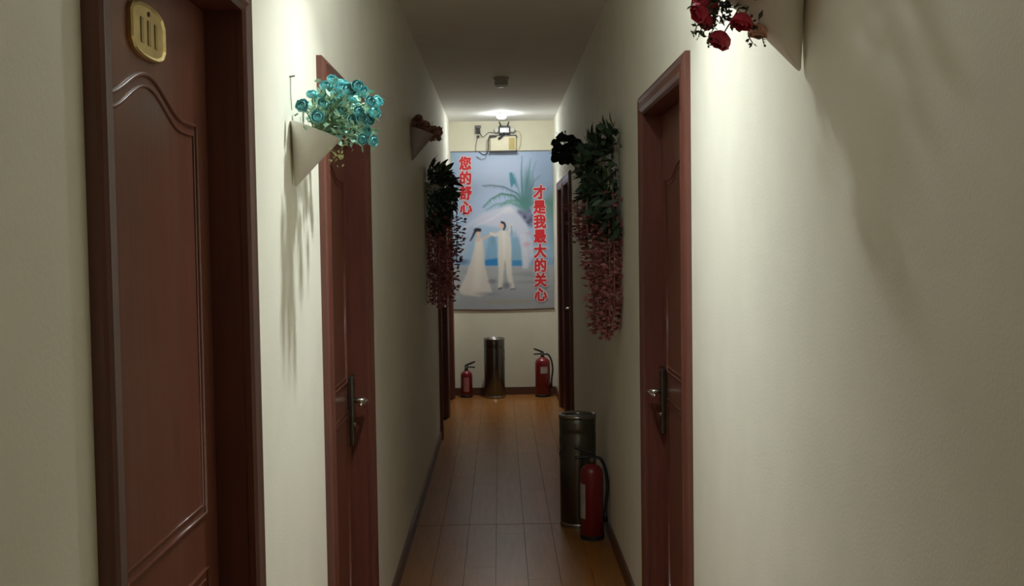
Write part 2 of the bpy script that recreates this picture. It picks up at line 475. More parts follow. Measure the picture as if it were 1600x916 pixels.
# ------------------------------------------------------------------ poster
def paint_poster(NX, NY):
    """the printed picture, drawn on a grid: x 22..592, y 35..888 (y down)"""
    xs = np.linspace(14, 594, NX); ys = np.linspace(33, 890, NY)
    X, Y = np.meshgrid(xs, ys)
    rng = np.random.default_rng(3)
    def c(r, g, b): return np.array([r, g, b], float)
    img = np.zeros((NY, NX, 3))
    def sm(e0, e1, v_):
        t = np.clip((v_ - e0) / (e1 - e0), 0, 1); return t * t * (3 - 2 * t)
    def put(mask, col, a=1.0):
        m_ = np.clip(mask * a, 0, 1)[..., None]
        img[:] = img * (1 - m_) + c(*col) * m_
    def ell(cx, cy, rx, ry, soft=.35, ang=0):
        ca, sa = math.cos(ang), math.sin(ang)
        dx, dy = X - cx, Y - cy
        q = np.sqrt(((dx * ca + dy * sa) / rx) ** 2 + ((-dx * sa + dy * ca) / ry) ** 2)
        return 1 - sm(1 - soft, 1 + soft, q)
    def seg_d(p, q):
        p = np.array(p, float); q = np.array(q, float); d = q - p
        t = np.clip(((X - p[0]) * d[0] + (Y - p[1]) * d[1]) / max(d @ d, 1e-9), 0, 1)
        return np.hypot(X - p[0] - t * d[0], Y - p[1] - t * d[1]), t
    def stroke(pts, w0, w1, soft=3):
        m_ = np.zeros_like(X); n = len(pts) - 1
        for i in range(n):
            d, t = seg_d(pts[i], pts[i + 1])
            wd = w0 + (w1 - w0) * (i + t) / n
            m_ = np.maximum(m_, 1 - sm(wd - soft, wd + soft, d))
        return m_
    def poly(pts, soft=5):
        inside = np.zeros(X.shape, bool); dist = np.full(X.shape, 1e9)
        n = len(pts)
        for i in range(n):
            (x1, y1), (x2, y2) = pts[i], pts[(i + 1) % n]
            if y1 != y2:
                cr = ((y1 > Y) != (y2 > Y)) & (X < (x2 - x1) * (Y - y1) / (y2 - y1) + x1)
                inside ^= cr
            dist = np.minimum(dist, seg_d((x1, y1), (x2, y2))[0])
        sd = np.where(inside, -dist, dist)
        return 1 - sm(-soft, soft, sd)
    # sky
    t = np.clip((Y - 35) / 600, 0, 1)[..., None]
    img[:] = c(172, 192, 226) * (1 - t) + c(176, 192, 218) * t
    put(ell(300, 130, 150, 110, .8), (200, 212, 240), .7)
    put(sm(380, 590, X), (150, 172, 206), .75)
    put(1 - sm(20, 110, X), (158, 184, 212), .6)
    # hazy shore light
    put(sm(380, 520, Y) * (1 - sm(600, 640, Y)), (158, 190, 214), .75)
    # palm
    def frond(pts, w0, col, a, leaf=26, down=1):
        P = [np.array(p, float) for p in pts]
        dense = []
        for i in range(len(P) - 1):
            for k in range(6): dense.append(P[i] + (P[i + 1] - P[i]) * k / 6)
        dense.append(P[-1])
        m_ = stroke([tuple(q) for q in dense[::3]], w0, 2, 3)
        for i, q in enumerate(dense[1:-1]):
            f = 1 - i / len(dense)
            for sgn in (1, .4):
                d = np.array([rng.uniform(-.35, .35), sgn * down * rng.uniform(.7, 1.2)])
                m_ = np.maximum(m_, .8 * stroke([tuple(q), tuple(q + d * leaf * (f * .6 + .4))], 3.2, .8, 2.5))
        put(m_, col, a)
    frond([(440, 330), (390, 262), (310, 225), (240, 216), (188, 218)], 6, (84, 118, 138), .75, 24)
    frond([(440, 340), (370, 275), (300, 262), (240, 290), (190, 335)], 8, (74, 128, 118), .8, 34)
    frond([(445, 330), (400, 300), (330, 300), (290, 330)], 9, (92, 148, 132), .7, 34)
    frond([(435, 345), (418, 250), (415, 150), (420, 62)], 9, (84, 140, 150), .75, 20, -1)
    frond([(440, 340), (440, 240), (455, 150), (470, 75)], 9, (104, 156, 166), .7, 20, -1)
    frond([(445, 340), (460, 250), (490, 190), (525, 165)], 7, (112, 140, 160), .55, 26)
    frond([(450, 340), (480, 270), (520, 240), (575, 235)], 7, (112, 140, 156), .5, 26)
    frond([(440, 340), (400, 250), (385, 190), (372, 150)], 6, (96, 150, 156), .5, 24)
    frond([(450, 330), (500, 300), (550, 300), (590, 330)], 8, (92, 140, 128), .6, 34)
    frond([(450, 335), (480, 230), (480, 150), (500, 90)], 7, (110, 150, 166), .5, 26, -1)
    frond([(430, 345), (350, 310), (260, 320), (210, 350)], 8, (96, 146, 136), .6, 30)
    put(ell(450, 240, 26, 95, .7), (86, 130, 138), .65)
    put(ell(430, 310, 40, 40, .8), (78, 128, 124), .7)
    put(poly([(346, 150), (362, 148), (380, 190), (388, 232), (372, 208), (356, 232), (348, 190)], 5), (70, 140, 168), .9)
    put(ell(575, 345, 28, 70, .7), (96, 150, 130), .75)
    put(ell(580, 470, 18, 80, .8), (120, 150, 160), .6)
    # purple-dark shadows in the print, right of the veil
    for cx, cy, r in ((400, 365, 14), (425, 375, 20), (445, 400, 24), (462, 425, 20), (475, 390, 18), (455, 360, 14)):
        put(ell(cx, cy, r, r, .7), (96, 96, 128), .7)
    for cx, cy in ((430, 392), (450, 420), (465, 408)):
        put(ell(cx, cy, 8, 8, .8), (62, 62, 84), .8)
    # sea, sand
    put(sm(606, 630, Y) * (1 - sm(648, 660, Y)), (128, 166, 198), .6)
    put(sm(646, 668, Y), (176, 178, 182), 1)
    put(sm(700, 860, Y), (158, 162, 168), .7)
    for cx, cy, rx, ry in ((430, 700, 60, 10), (500, 715, 70, 8), (470, 745, 90, 9), (120, 690, 40, 9), (540, 770, 50, 9)):
        put(ell(cx, cy, rx, ry, .8), (140, 144, 150), .5)
    put(ell(70, 630, 34, 14, .7), (96, 116, 150), .7)
    # vivid water panels between the figures
    put(poly([(218, 500), (262, 496), (274, 600), (274, 652), (196, 652), (206, 600)], 8), (128, 172, 204), .9)
    put(poly([(200, 622), (272, 612), (272, 652), (198, 652)], 5), (40, 128, 196), .9)
    put(poly([(352, 500), (408, 500), (416, 655), (352, 655)], 8), (132, 172, 200), .85)
    put(poly([(354, 626), (412, 626), (414, 656), (354, 656)], 5), (58, 140, 200), .85)
    put(ell(245, 510, 14, 30, .7), (120, 150, 170), .6)
    # veil: gauze arch and hanging drapes
    put(poly([(345, 333), (395, 372), (440, 430), (470, 520), (480, 610), (440, 665), (415, 665), (410, 560), (380, 470), (330, 450), (250, 440), (160, 430), (60, 460), (110, 420), (190, 365), (270, 342)], 12), (208, 208, 226), .82)
    put(ell(340, 350, 40, 20, .8), (226, 224, 232), .7)
    put(poly([(60, 450), (150, 420), (130, 500), (70, 610), (48, 610)], 14), (184, 190, 212), .6)
    put(poly([(402, 480), (436, 480), (446, 670), (416, 672)], 7), (212, 214, 226), .8)
    put(stroke([(345, 338), (240, 400), (140, 440)], 6, 3, 5), (226, 224, 234), .6)
    put(ell(440, 540, 20, 12, .8), (216, 150, 176), .6); put(ell(452, 480, 14, 10, .8), (206, 160, 186), .5)
    # bride
    put(poly([(150, 500), (186, 500), (194, 560), (196, 640), (214, 720), (238, 800), (160, 822), (70, 812), (44, 790), (90, 700), (120, 620), (138, 560)], 8), (222, 214, 206), .95)
    put(poly([(150, 520), (180, 520), (182, 640), (170, 780), (120, 790), (140, 640)], 14), (234, 226, 216), .7)
    put(stroke([(184, 505), (225, 490), (262, 470)], 7, 5, 3), (222, 190, 172), .85)
    put(ell(164, 482, 12, 18, .4), (226, 188, 170), 1)
    put(stroke([(172, 458), (152, 455), (140, 475), (126, 502), (116, 516)], 9, 3, 3), (44, 36, 48), .95)
    put(ell(155, 458, 17, 9, .4), (44, 36, 48), .95)
    put(ell(160, 512, 12, 10, .5), (226, 192, 176), .9)
    # groom
    put(poly([(276, 466), (300, 458), (330, 464), (346, 500), (352, 560), (350, 620), (352, 700), (366, 778), (336, 780), (322, 700), (314, 640), (304, 700), (300, 778), (270, 772), (276, 690), (272, 600), (276, 540)], 7), (226, 220, 212), .98)
    put(poly([(300, 470), (318, 470), (316, 620), (304, 620)], 8), (236, 232, 226), .7)
    put(stroke([(284, 480), (258, 486), (236, 478)], 10, 8, 4), (224, 218, 214), .95)
    put(stroke([(334, 480), (346, 452), (352, 430)], 9, 6, 4), (220, 214, 212), .9)
    put(stroke([(352, 440), (356, 490)], 3, 2, 3), (120, 120, 134), .6)
    put(ell(297, 438, 12, 18, .4), (226, 190, 172), 1)
    put(stroke([(298, 417), (312, 422), (318, 438), (310, 456)], 6, 5, 3), (36, 34, 46), .97)
    put(ell(314, 650, 5, 22, .7), (196, 178, 150), .6)
    # feet and ground shade of the printed figures
    put(stroke([(278, 780), (296, 774)], 5, 4, 3), (88, 88, 96), .85)
    put(stroke([(345, 783), (370, 780)], 4, 3, 3), (110, 110, 118), .8)
    put(ell(240, 738, 22, 12, .8), (120, 122, 130), .7); put(ell(322, 762, 22, 16, .8), (112, 116, 124), .7)
    put(ell(215, 806, 60, 10, .8), (140, 142, 146), .5)
    # worn gold line of small print, not readable
    for i in range(12):
        put(ell(200 + i * 21.5, 849, 9, 11, .7), (176, 160, 116), .45)
    img += rng.normal(0, 2.0, img.shape)
    return np.clip(img, 0, 255)

PX0, PX1, PZ0, PZ1 = XL + .012, XR - .014, .868, 2.432
poster = empty('poster', ((PX0 + PX1) / 2, YE, PZ0))
tag(poster, 'large beach wedding poster with red Chinese lettering on end wall', 'poster')
NX, NY = 150, 224
img = paint_poster(NX, NY) / 255.0
lin = np.where(img <= .04045, img / 12.92, ((img + .055) / 1.055) ** 2.4)
PD = .006                                        # sheet stands this far off the wall
pw, ph = PX1 - PX0, PZ1 - PZ0
def sheet_y(uu, vv):                             # hung sheet: gentle waviness
    return -PD - .0025 * math.sin(uu * 9 + 1) * vv - .002 * math.sin(vv * 11) * uu
verts = []; faces = []
for j in range(NY):
    for i in range(NX):
        uu, vv = i / (NX - 1), j / (NY - 1)
        sag = -.006 * math.sin(math.pi * uu) * vv
        verts.append(((uu - .5) * pw, sheet_y(uu, vv), (1 - vv) * ph + sag))
nb = len(verts)
for j in range(NY - 1):
    for i in range(NX - 1):
        k = j * NX + i; faces.append((k, k + NX, k + NX + 1, k + 1))
me = bpy.data.meshes.new('sheet'); me.from_pydata(verts, [], faces); me.update()
ca = me.color_attributes.new('print', 'FLOAT_COLOR', 'POINT')
ca.data.foreach_set('color', np.concatenate([lin.reshape(-1, 3), np.ones((nb, 1))], 1).ravel().astype(np.float32))
m = bpy.data.materials.new('poster_print'); m.use_nodes = True; nt = m.node_tree
at = nt.nodes.new('ShaderNodeAttribute'); at.attribute_name = 'print'
nt.links.new(at.outputs['Color'], nt.nodes['Principled BSDF'].inputs['Base Color'])
nt.nodes['Principled BSDF'].inputs['Roughness'].default_value = .55
MATS['poster_print'] = m
sh = link('sheet', me, 'poster_print', poster, True)
# hanging bars
bm = NB(); box(bm, -pw / 2, pw / 2, -.009, -.001, ph - .006, ph + .006, .002); bm_obj('top_bar', bm, 'steel', poster)
bm = NB(); tube(bm, [(-pw / 2 + pw * i / 16, -.007, -.006 - .006 * math.sin(math.pi * i / 16)) for i in range(17)], .006, 8); bm_obj('bottom_bar', bm, 'baseboard_wood', poster, True)

# lettering
def uvpos(px_, py_):                              # poster-zoom coordinates -> local
    uu = (px_ - 14) / 580; vv = (py_ - 33) / 857
    return uu, vv
def glyph(ch, zx, zy, wz, hz_):
    uu, vv = uvpos(zx, zy)
    cx, cz = (uu - .5) * pw, (1 - vv) * ph - .006 * math.sin(math.pi * uu) * vv
    cy = sheet_y(uu, vv)
    sx, sz = wz / 580 * pw, hz_ / 857 * ph
    par = None
    base = text_mesh(ch)
    src = np.array([vt.co[:] for vt in base.vertices]); fc = [tuple(p_.vertices) for p_ in base.polygons]
    bpy.data.meshes.remove(base)
    ring = lambda r_, n_: [(r_ * math.cos(2 * math.pi * k / n_), r_ * math.sin(2 * math.pi * k / n_)) for k in range(n_)]
    for shifts, d, mname, nm in (([(0, 0)] + ring(.040, 10), .0046, 'print_red', 'printed_character'), (ring(.06, 6) + ring(.105, 14), .0034, 'print_white', 'outline')):
        vs_ = []; fs_ = []
        for k, (ax_, az_) in enumerate(shifts):
            o_ = len(vs_)
            for x, y, z in src:
                vs_.append((cx + (x + ax_) * sx, cy - d - k * 2e-5, cz + (y + az_) * sz))
            fs_ += [tuple(o_ + i_ for i_ in f_) for f_ in fc]
        me_ = bpy.data.meshes.new(nm); me_.from_pydata(vs_, [], fs_); me_.update()
        o = link(nm, me_, mname, par or poster)
        par = o
for i, ch in enumerate('您的舒心'):
    glyph(ch, 95, 102 + i * 80, 71, 76)
for i, ch in enumerate('才是我最大的关心'):
    glyph(ch, 516, 264 + i * 79.5, 73, 78)

# ------------------------------------------------------------------ equipment above the poster
YW = YE
def wp(px_, py_, off=0): 
    q = at_y(px_, py_, YW - off); return q
q0, q1 = wp(766, 214), wp(806, 236)
jb = empty('junction_box', ((q0.x + q1.x) / 2, YW, (q0.z + q1.z) / 2))
tag(jb, 'cream wall box with a gold strip above the poster', 'wall box')
hx, hz = (q1.x - q0.x) / 2, (q0.z - q1.z) / 2
bm = NB(); box(bm, -hx, hx, -.06, 0, -hz, hz, .004); bm_obj('body', bm, 'cream_plastic', jb)
bm = NB(); box(bm, hx * .45, hx * .92, -.064, -.06, -hz * .85, hz * .8); bm_obj('gold_strip', bm, 'gold_card', jb)
bm = NB(); box(bm, -hx - .008, hx + .008, -.066, -.002, hz, hz + .012); bm_obj('lid', bm, 'black_plastic', jb)
bm = NB(); box(bm, -hx - .01, hx + .012, -.07, -.002, -hz - .010, -hz); bm_obj('tray', bm, 'black_plastic', jb)
# router-like black device on the box
q0 = wp(788, 204)
dv = empty('network_device', (q0.x, YW, at_y(788, 213, YW).z + .013))
tag(dv, 'black network device with two pale plugs above the cream box', 'router')
bm = NB(); box(bm, -.055, .055, -.075, -.015, 0, .085, .008); bm_obj('body', bm, 'black_plastic', dv)
bm = NB()
for i in range(5): box(bm, -.04 + i * .018, -.03 + i * .018, -.078, -.074, .02, .06)
bm_obj('vent', bm, 'dark_steel', dv)
bm = NB(); tube(bm, [(.03, -.05, .08), (.045, -.05, .125)], .006, 8); bm_obj('antenna', bm, 'black_plastic', dv, True)
bm = NB(); tube(bm, [(-.03, -.05, .08), (-.05, -.05, .125)], .006, 8); bm_obj('antenna', bm, 'black_plastic', dv, True)
bm = NB(); tube(bm, [(.0, -.08, .01), (-.035, -.085, -.03), (-.06, -.085, -.045)], .011, 8); bm_obj('bracket_arm', bm, 'black_plastic', dv, True)
for sx in (-1, 1):
    bm = NB(); lathe(bm, [(.0, 0), (.022, .004), (.026, .016), (.02, .03), (0, .034)], 16, Matrix.Translation((sx * .078, -.035, .042)) @ align((0, -1, 0)))
    bm_obj('plug', bm, 'white_plastic', dv, True)
    bm = NB(); box(bm, sx * .05, sx * .078, -.04, -.02, .034, .05); bm_obj('socket_arm', bm, 'black_plastic', dv)
# small adapter with a wire to the left
q0 = wp(747, 206)
ad = empty('power_adapter', (q0.x, YW, q0.z))
tag(ad, 'small black plug adapter with thin hanging wires above the poster', 'adapter')
bm = NB(); box(bm, -.022, .022, -.045, 0, -.02, .03, .004); bm_obj('body', bm, 'black_plastic', ad)
bm = NB(); box(bm, -.03, .03, -.012, 0, .034, .062, .003); bm_obj('socket', bm, 'dark_steel', ad)
bm = NB(); box(bm, -.012, .012, -.03, 0, -.062, -.038, .004); bm_obj('lower_plug', bm, 'black_plastic', ad)
def wire(name, pts, r, m, parent=None, off=.012):
    bm = NB(); tube(bm, catmull([wp(*p_, off) for p_ in pts], 5), r, 6)
    o = bm_obj(name, bm, m, None, True)
    return o
tag(wire('black_cable', [(776, 213), (765, 215), (763, 222), (763, 231), (762, 238), (758, 242), (753, 241), (748, 237)], .006, 'black_rubber', off=.085), 'thick black cable looping from the box to the poster edge', 'cable')
tag(wire('thin_wire', [(746, 216), (744, 224), (743, 232), (744, 237)], .0025, 'black_rubber'), 'thin wire hanging straight down from the plug adapter', 'wire')
tag(wire('thin_wire', [(749, 206), (754, 214), (758, 212), (764, 207), (771, 208)], .003, 'black_rubber'), 'thin dark wire slung between plug adapter and black device', 'wire')
tag(wire('thin_wire', [(800, 207), (810, 205), (814, 214), (813, 226), (809, 236)], .0025, 'gold_card'), 'thin yellowish wire curving down right of the cream box', 'wire')

# ------------------------------------------------------------------ bins
def ash_bin(loc, label, hgt=.60, r=.098, rot=0, notch=True):
    root = empty('ashtray_bin', loc, (0, 0, rot)); tag(root, label, 'bin', 'steel ashtray bins')
    bm = NB(); lathe(bm, [(r * .97, .022), (r, .03), (r, hgt - .10), (r * .985, hgt - .095), (r * .985, hgt - .085), (r, hgt - .08), (r, hgt - .012), (r * .97, hgt - .008)], 40)
    bm_obj('body', bm, 'dark_steel', root, True)
    bm = NB(); lathe(bm, [(r * .96, 0), (r * 1.02, 0), (r * 1.02, .018), (r * .98, .024), (r * .9, .024)], 40); bm_obj('base_ring', bm, 'steel', root)
    bm = NB(); lathe(bm, [(r * .86, hgt - .012), (r * 1.03, hgt - .014), (r * 1.04, hgt - .004), (r * 1.0, hgt + .006), (r * .90, hgt + .006), (r * .86, hgt - .002)], 40, cap=False)
    rim = bm_obj('rim', bm, 'steel', root, True)
    bm = NB(); lathe(bm, [(r * .9, hgt - .002), (r * .84, hgt - .022), (r * .5, hgt - .028), (0, hgt - .028)], 36, cap=False); bm_obj('ash_tray', bm, 'dark_steel', root, True)
    if notch:
        # waste opening: oval coloured black for the shade inside, steel lip on the side
        bm = NB(); n = 24; ring = []
        for k, (sc_, out) in enumerate(((1.0, .0015), (.9, .0035), (.86, -.004))):
            ring.append([])
            for i in range(n):
                a = 2 * math.pi * i / n
                ph_ = .62 * math.cos(a) * sc_; zz = hgt - .165 + .055 * math.sin(a) * sc_
                rr = r + out
                ring[-1].append(bm.verts.new((rr * math.cos(ph_), rr * math.sin(ph_), zz)))
        for a_, b_ in zip(ring, ring[1:]):
            for i in range(n): bm.faces.new((a_[i], a_[(i + 1) % n], b_[(i + 1) % n], b_[i]))
        lip = bm_obj('opening_lip', bm, 'steel', root, True)
        bm = NB()
        cv = bm.verts.new((r + .0008, 0, hgt - .165)); rg = []
        for i in range(n):
            a = 2 * math.pi * i / n; ph_ = .62 * math.cos(a) * .9
            rg.append(bm.verts.new(((r + .0008) * math.cos(ph_), (r + .0008) * math.sin(ph_), hgt - .165 + .055 * math.sin(a) * .9)))
        for i in range(n): bm.faces.new((cv, rg[i], rg[(i + 1) % n]))
        bm_obj('opening', bm, 'opening_shade', lip)
    return root
q = at_y(903.5, 760, 6.0)
ash_bin((min(q.x, XR - .125), 6.0, 0), 'dark steel ashtray bin standing against the right wall mid-corridor', hgt=.60, rot=math.radians(180))
q = at_y(773, 600, 11.0)
ash_bin((q.x, 10.99, 0), 'dark steel ashtray bin at the end wall beneath the poster', hgt=.585, r=.102, rot=0)

# ------------------------------------------------------------------ fire extinguishers
def extinguisher(loc, label, r, hb, rot, lab=True, hose=True, foot=False, face=-1.6):
    """hb: body height to the shoulder top; local +X is where the levers point"""
    root = empty('fire_extinguisher', loc, (0, 0, rot)); tag(root, label, 'fire extinguisher', 'fire extinguishers')
    bm = NB(); lathe(bm, [(r * .9, .0), (r, .006), (r, hb - r * .75), (r * .93, hb - r * .42), (r * .72, hb - r * .16), (r * .38, hb), (r * .30, hb + .008)], 32)
    bm_obj('cylinder', bm, 'red_paint', root, True)
    bm = NB(); lathe(bm, [(r * 1.0, 0), (r * 1.03, .002), (r * 1.03, .022), (r * 1.0, .024)], 32); bm_obj('base_band', bm, 'black_rubber', root)
    bm = NB(); lathe(bm, [(.018, hb), (.02, hb + .012), (.016, hb + .016), (.016, hb + .045), (.01, hb + .05)], 16); vb = bm_obj('valve', bm, 'black_plastic', root)
    zt = hb + .04
    bm = NB()
    prof = catmull([(-.012, 0, zt + .008), (.02, 0, zt + .024), (.06, 0, zt + .040), (.088, 0, zt + .050)], 3)
    tube(bm, prof, [.010] * (len(prof) - 3) + [.009, .008, .006], 8)
    bm_obj('top_lever', bm, 'black_plastic', vb, True)
    bm = NB()
    prof = catmull([(-.01, 0, zt - .006), (.03, 0, zt - .002), (.085, 0, zt - .006)], 4)
    tube(bm, prof, .008, 8)
    bm_obj('carry_handle', bm, 'black_plastic', vb, True)
    bm = NB(); lathe(bm, [(0, 0), (.013, 0), (.013, .008), (.011, .01), (0, .01)], 16, Matrix.Translation((0, -.014 * math.cos(rot), hb + .026)) @ align((0, -math.cos(rot), 0))); bm_obj('pressure_gauge', bm, 'dark_steel', vb)
    if hose:
        bm = NB()
        pts = catmull([(-.01, 0, hb + .03), (-r * .7, 0, hb + .032), (-r * 1.15, 0, hb - .02), (-r * 1.35, 0, hb - .11), (-r * 1.22, 0, hb - .2), (-r * 1.16, 0, hb - .25)], 6)
        tube(bm, pts, .0085, 8); hs = bm_obj('hose', bm, 'black_rubber', root, True)
        bm = NB(); tube(bm, [(-r * 1.16, 0, hb - .245), (-r * 1.14, 0, hb - .30)], [.010, .014], 10); bm_obj('nozzle', bm, 'black_plastic', hs, True)
    if lab:
        bm = NB(); n = 10; z0, z1 = lab if isinstance(lab, tuple) else (hb * .55, hb * .72)
        a0, a1 = face - rot - .5, face - rot + .5
        A = []; B = []
        for i in range(n + 1):
            a = a0 + (a1 - a0) * i / n
            A.append(bm.verts.new((r * 1.004 * math.cos(a), r * 1.004 * math.sin(a), z0)))
            B.append(bm.verts.new((r * 1.004 * math.cos(a), r * 1.004 * math.sin(a), z1)))
        for i in range(n): bm.faces.new((A[i], A[i + 1], B[i + 1], B[i]))
        bm_obj('label_sticker', bm, foot or 'paper_label', root, True)
    return root
PI = math.pi
q = at_y(925, 790, 5.72)
extinguisher((q.x, 5.72, 0), 'red fire extinguisher in front of the mid-corridor steel bin', .06, .385, PI, (.11, .29), face=-2.75)
q = at_y(848, 590, 11.02)
ro = extinguisher((q.x, 11.02, 0), 'bright red fire extinguisher with curved black hose, right of far bin', .074, .385, PI, (.235, .30), face=-1.4)
q = at_y(729, 600, 11.05)
extinguisher((q.x, 11.05, 0), 'small red fire extinguisher standing left of the far bin', .058, .262, 0, (.06, .2), hose=False, foot='label_pink')

# ------------------------------------------------------------------ flowers
def rose_mesh(name, m, r, heart, seed):
    """globular bloom: petals lie on nested shells, each shell opening wider than the one inside"""
    rnd = random.Random(seed); bm = NB()
    for rk, n, th1, half, flare in ((.45, 4, .25, .95, .0), (.70, 5, .62, .82, .08), (.95, 6, 1.02, .72, .18)):
        for i in range(n):
            a0 = 2 * PI * (i + rnd.uniform(-.18, .18)) / n + rk * 5
            rows = []
            for jj in range(4):
                t = jj / 3
                th = 2.7 + (th1 - 2.7) * t + rnd.uniform(-.05, .05)
                row = []
                for ii in (-1, 0, 1):
                    lift = 1 + flare * t ** 3 - .06 * abs(ii) + .05 * (ii == 0) + rnd.uniform(-.10, .10)
                    ph_ = a0 + ii * half * (.75 + .35 * t)
                    q_ = th + abs(ii) * .22 * t
                    row.append(bm.verts.new((r * rk * lift * math.sin(q_) * math.cos(ph_), r * rk * lift * math.sin(q_) * math.sin(ph_), r * rk * .85 * math.cos(q_))))
                rows.append(row)
            for a, b in zip(rows, rows[1:]):
                for ii in range(2): bm.faces.new((a[ii], a[ii + 1], b[ii + 1], b[ii]))
    nf = len(bm.faces)
    lathe(bm, [(0, -.5 * r), (.25 * r, -.3 * r), (.30 * r, 0), (.2 * r, .18 * r), (0, .22 * r)], 8)
    bm.faces.ensure_lookup_table()
    for f in bm.faces[nf:]: f.material_index = 1
    me_ = bpy.data.meshes.new(name); bm.to_mesh(me_); bm.free()
    me_.materials.append(MATS[m]); me_.materials.append(MATS[heart])
    for p_ in me_.polygons: p_.use_smooth = True
    return me_

def leaf_mesh(name, m, ln, wd, bend=.25):
    bm = NB(); rows = []
    for j, (t, ww) in enumerate(((0, .06), (.25, .8), (.55, 1.0), (.8, .6), (1, 0))):
        z = -bend * ln * t * t
        if ww == 0: rows.append([bm.verts.new((t * ln, 0, z))])
        else: rows.append([bm.verts.new((t * ln, -ww * wd / 2, z + wd * .10)), bm.verts.new((t * ln, 0, z)), bm.verts.new((t * ln, ww * wd / 2, z + wd * .10))])
    for a, b in zip(rows, rows[1:]):
        if len(b) == 1:
            bm.faces.new((a[0], a[1], b[0])); bm.faces.new((a[1], a[2], b[0]))
        else:
            for i in range(2): bm.faces.new((a[i], a[i + 1], b[i + 1], b[i]))
    me_ = bpy.data.meshes.new(name); bm.to_mesh(me_); bm.free(); me_.materials.append(MATS[m])
    for p_ in me_.polygons: p_.use_smooth = True
    return me_

def place(name, me_, parent, pos, d=(0, 0, 1), roll=0, sc_=1.0, axis='Z'):
    o = bpy.data.objects.new(name, me_); COL.objects.link(o); o.parent = parent
    base = Vector((0, 0, 1)) if axis == 'Z' else Vector((1, 0, 0))
    q_ = base.rotation_difference(Vector(d).normalized()) @ Quaternion(base, roll)
    o.rotation_mode = 'QUATERNION'; o.rotation_quaternion = q_
    o.location = Vector(pos) - Vector(parent.location); o.scale = (sc_,) * 3
    return o

def wall_cone(root, s, tip, L, half=.40, material='ceramic'):
    """horn-shaped wall vase: tip at the wall, flat back lying against the wall, mouth up and outwards"""
    axis = Vector((-s * math.sin(half * .86), 0, math.cos(half * .86)))
    tip = Vector(tip) + Vector((-s * .004, 0, 0)); X = XL if s < 0 else XR
    M = Matrix.Translation(tip - Vector(root.location)) @ align(axis)
    rT = L * math.tan(half)
    bm = NB()
    lathe(bm, [(0, -.004), (.004, 0), (rT * .5, L * .49), (rT * .97, L * .98), (rT, L), (rT * .95, L), (rT * .45, L * .52), (.004, L * .12), (0, L * .12)], 36, M, cap=False)
    for k, vt in enumerate(bm.verts):
        inner = k > 36 * 4
        lim = X - s * (.004 if inner else .0015) - root.location.x
        if (vt.co.x - lim) * s > 0: vt.co.x = lim
    bm_obj('cone_vase', bm, material, root, True)
    return tip + axis * L, axis, rT

# ---- blue bouquet on the left wall
YBq = 2.66
tipb = at_x(460, 289, XL + .004)
rb = empty('blue_bouquet', tipb)
tag(rb, 'turquoise artificial roses in a white wall cone beside left door', 'flowers')
mouth, ax, rT = wall_cone(rb, -1, tipb, .138, .43)
bl_m = [rose_mesh('bloom', 'petal_blue', .0148, 'bloom_heart', k) for k in range(3)]
blue_px = [(285, 300), (352, 215), (350, 280), (500, 112), (545, 122), (590, 140), (560, 170), (620, 190), (560, 255), (625, 245), (655, 240),
           (640, 315), (470, 215), (720, 195), (770, 270), (825, 268), (730, 345), (800, 345), (505, 385), (580, 465), (640, 505), (712, 540),
           (790, 550), (445, 420), (600, 210), (690, 300), (530, 215), (680, 355), (395, 380), (420, 250), (500, 300), (575, 340), (610, 440), (665, 470), (460, 160), (680, 160), (745, 480), (540, 520), (760, 400), (590, 270)]
rq = random.Random(12)
for k in range(18):                               # fuller middle of the bunch
    a_, r_ = rq.uniform(0, 2 * PI), rq.random() ** .5
    blue_px.append((575 + 185 * r_ * math.cos(a_), 335 + 160 * r_ * math.sin(a_)))
core = mouth - ax * .02
stem_bm = NB(); fol_bm = NB(); sprig_bm = NB()
lb = (.020, .010)
def scatter_leaf(bm, p_, d, ln, wd, rnd):
    d = Vector(d).normalized(); sd = d.cross(Vector((rnd.uniform(-1, 1), rnd.uniform(-1, 1), rnd.uniform(-1, 1)))).normalized()
    a = bm.verts.new(p_); b = bm.verts.new(p_ + d * ln * .5 + sd * wd / 2); c = bm.verts.new(p_ + d * ln); e = bm.verts.new(p_ + d * ln * .5 - sd * wd / 2)
    bm.faces.new((a, b, c)); bm.faces.new((a, c, e))
rnd = random.Random(5)
for i, (zx, zy) in enumerate(blue_px):
    px_, py_ = 410 + zx / 4.58, 100 + zy / 4.58
    depth = YBq + .04 + [-.12, -.03, .11, -.07, .17, .04, -.05][i % 7]
    p_ = at_y(px_, py_, depth)
    p_.x = max(p_.x, XL + .02)
    d = (p_ - core).normalized() + Vector((0, -.9, .1))
    place('bloom', bl_m[i % 3], rb, p_, d, rnd.uniform(0, 6), rnd.uniform(.85, 1.15))
    p0 = core + Vector((rnd.uniform(-.01, .01), rnd.uniform(-.02, .02), 0))
    mid = (p0 + p_) / 2 + Vector((0, 0, .012))
    tube(stem_bm, [p0 - rb.location, mid - rb.location, p_ - rb.location], .0014, 5)
    for k in range(9):
        t = rnd.uniform(.5, 1.0)
        bpos = p0.lerp(p_, t) + Vector((rnd.uniform(-.022, .022), rnd.uniform(-.022, .022), rnd.uniform(-.022, .022)))
        bpos.x = max(bpos.x, XL + .012)
        scatter_leaf(fol_bm, bpos - rb.location, (rnd.uniform(-.6, 1), rnd.uniform(-1, .6), rnd.uniform(-.7, .8)), rnd.uniform(.016, .028), rnd.uniform(.008, .013), rnd)
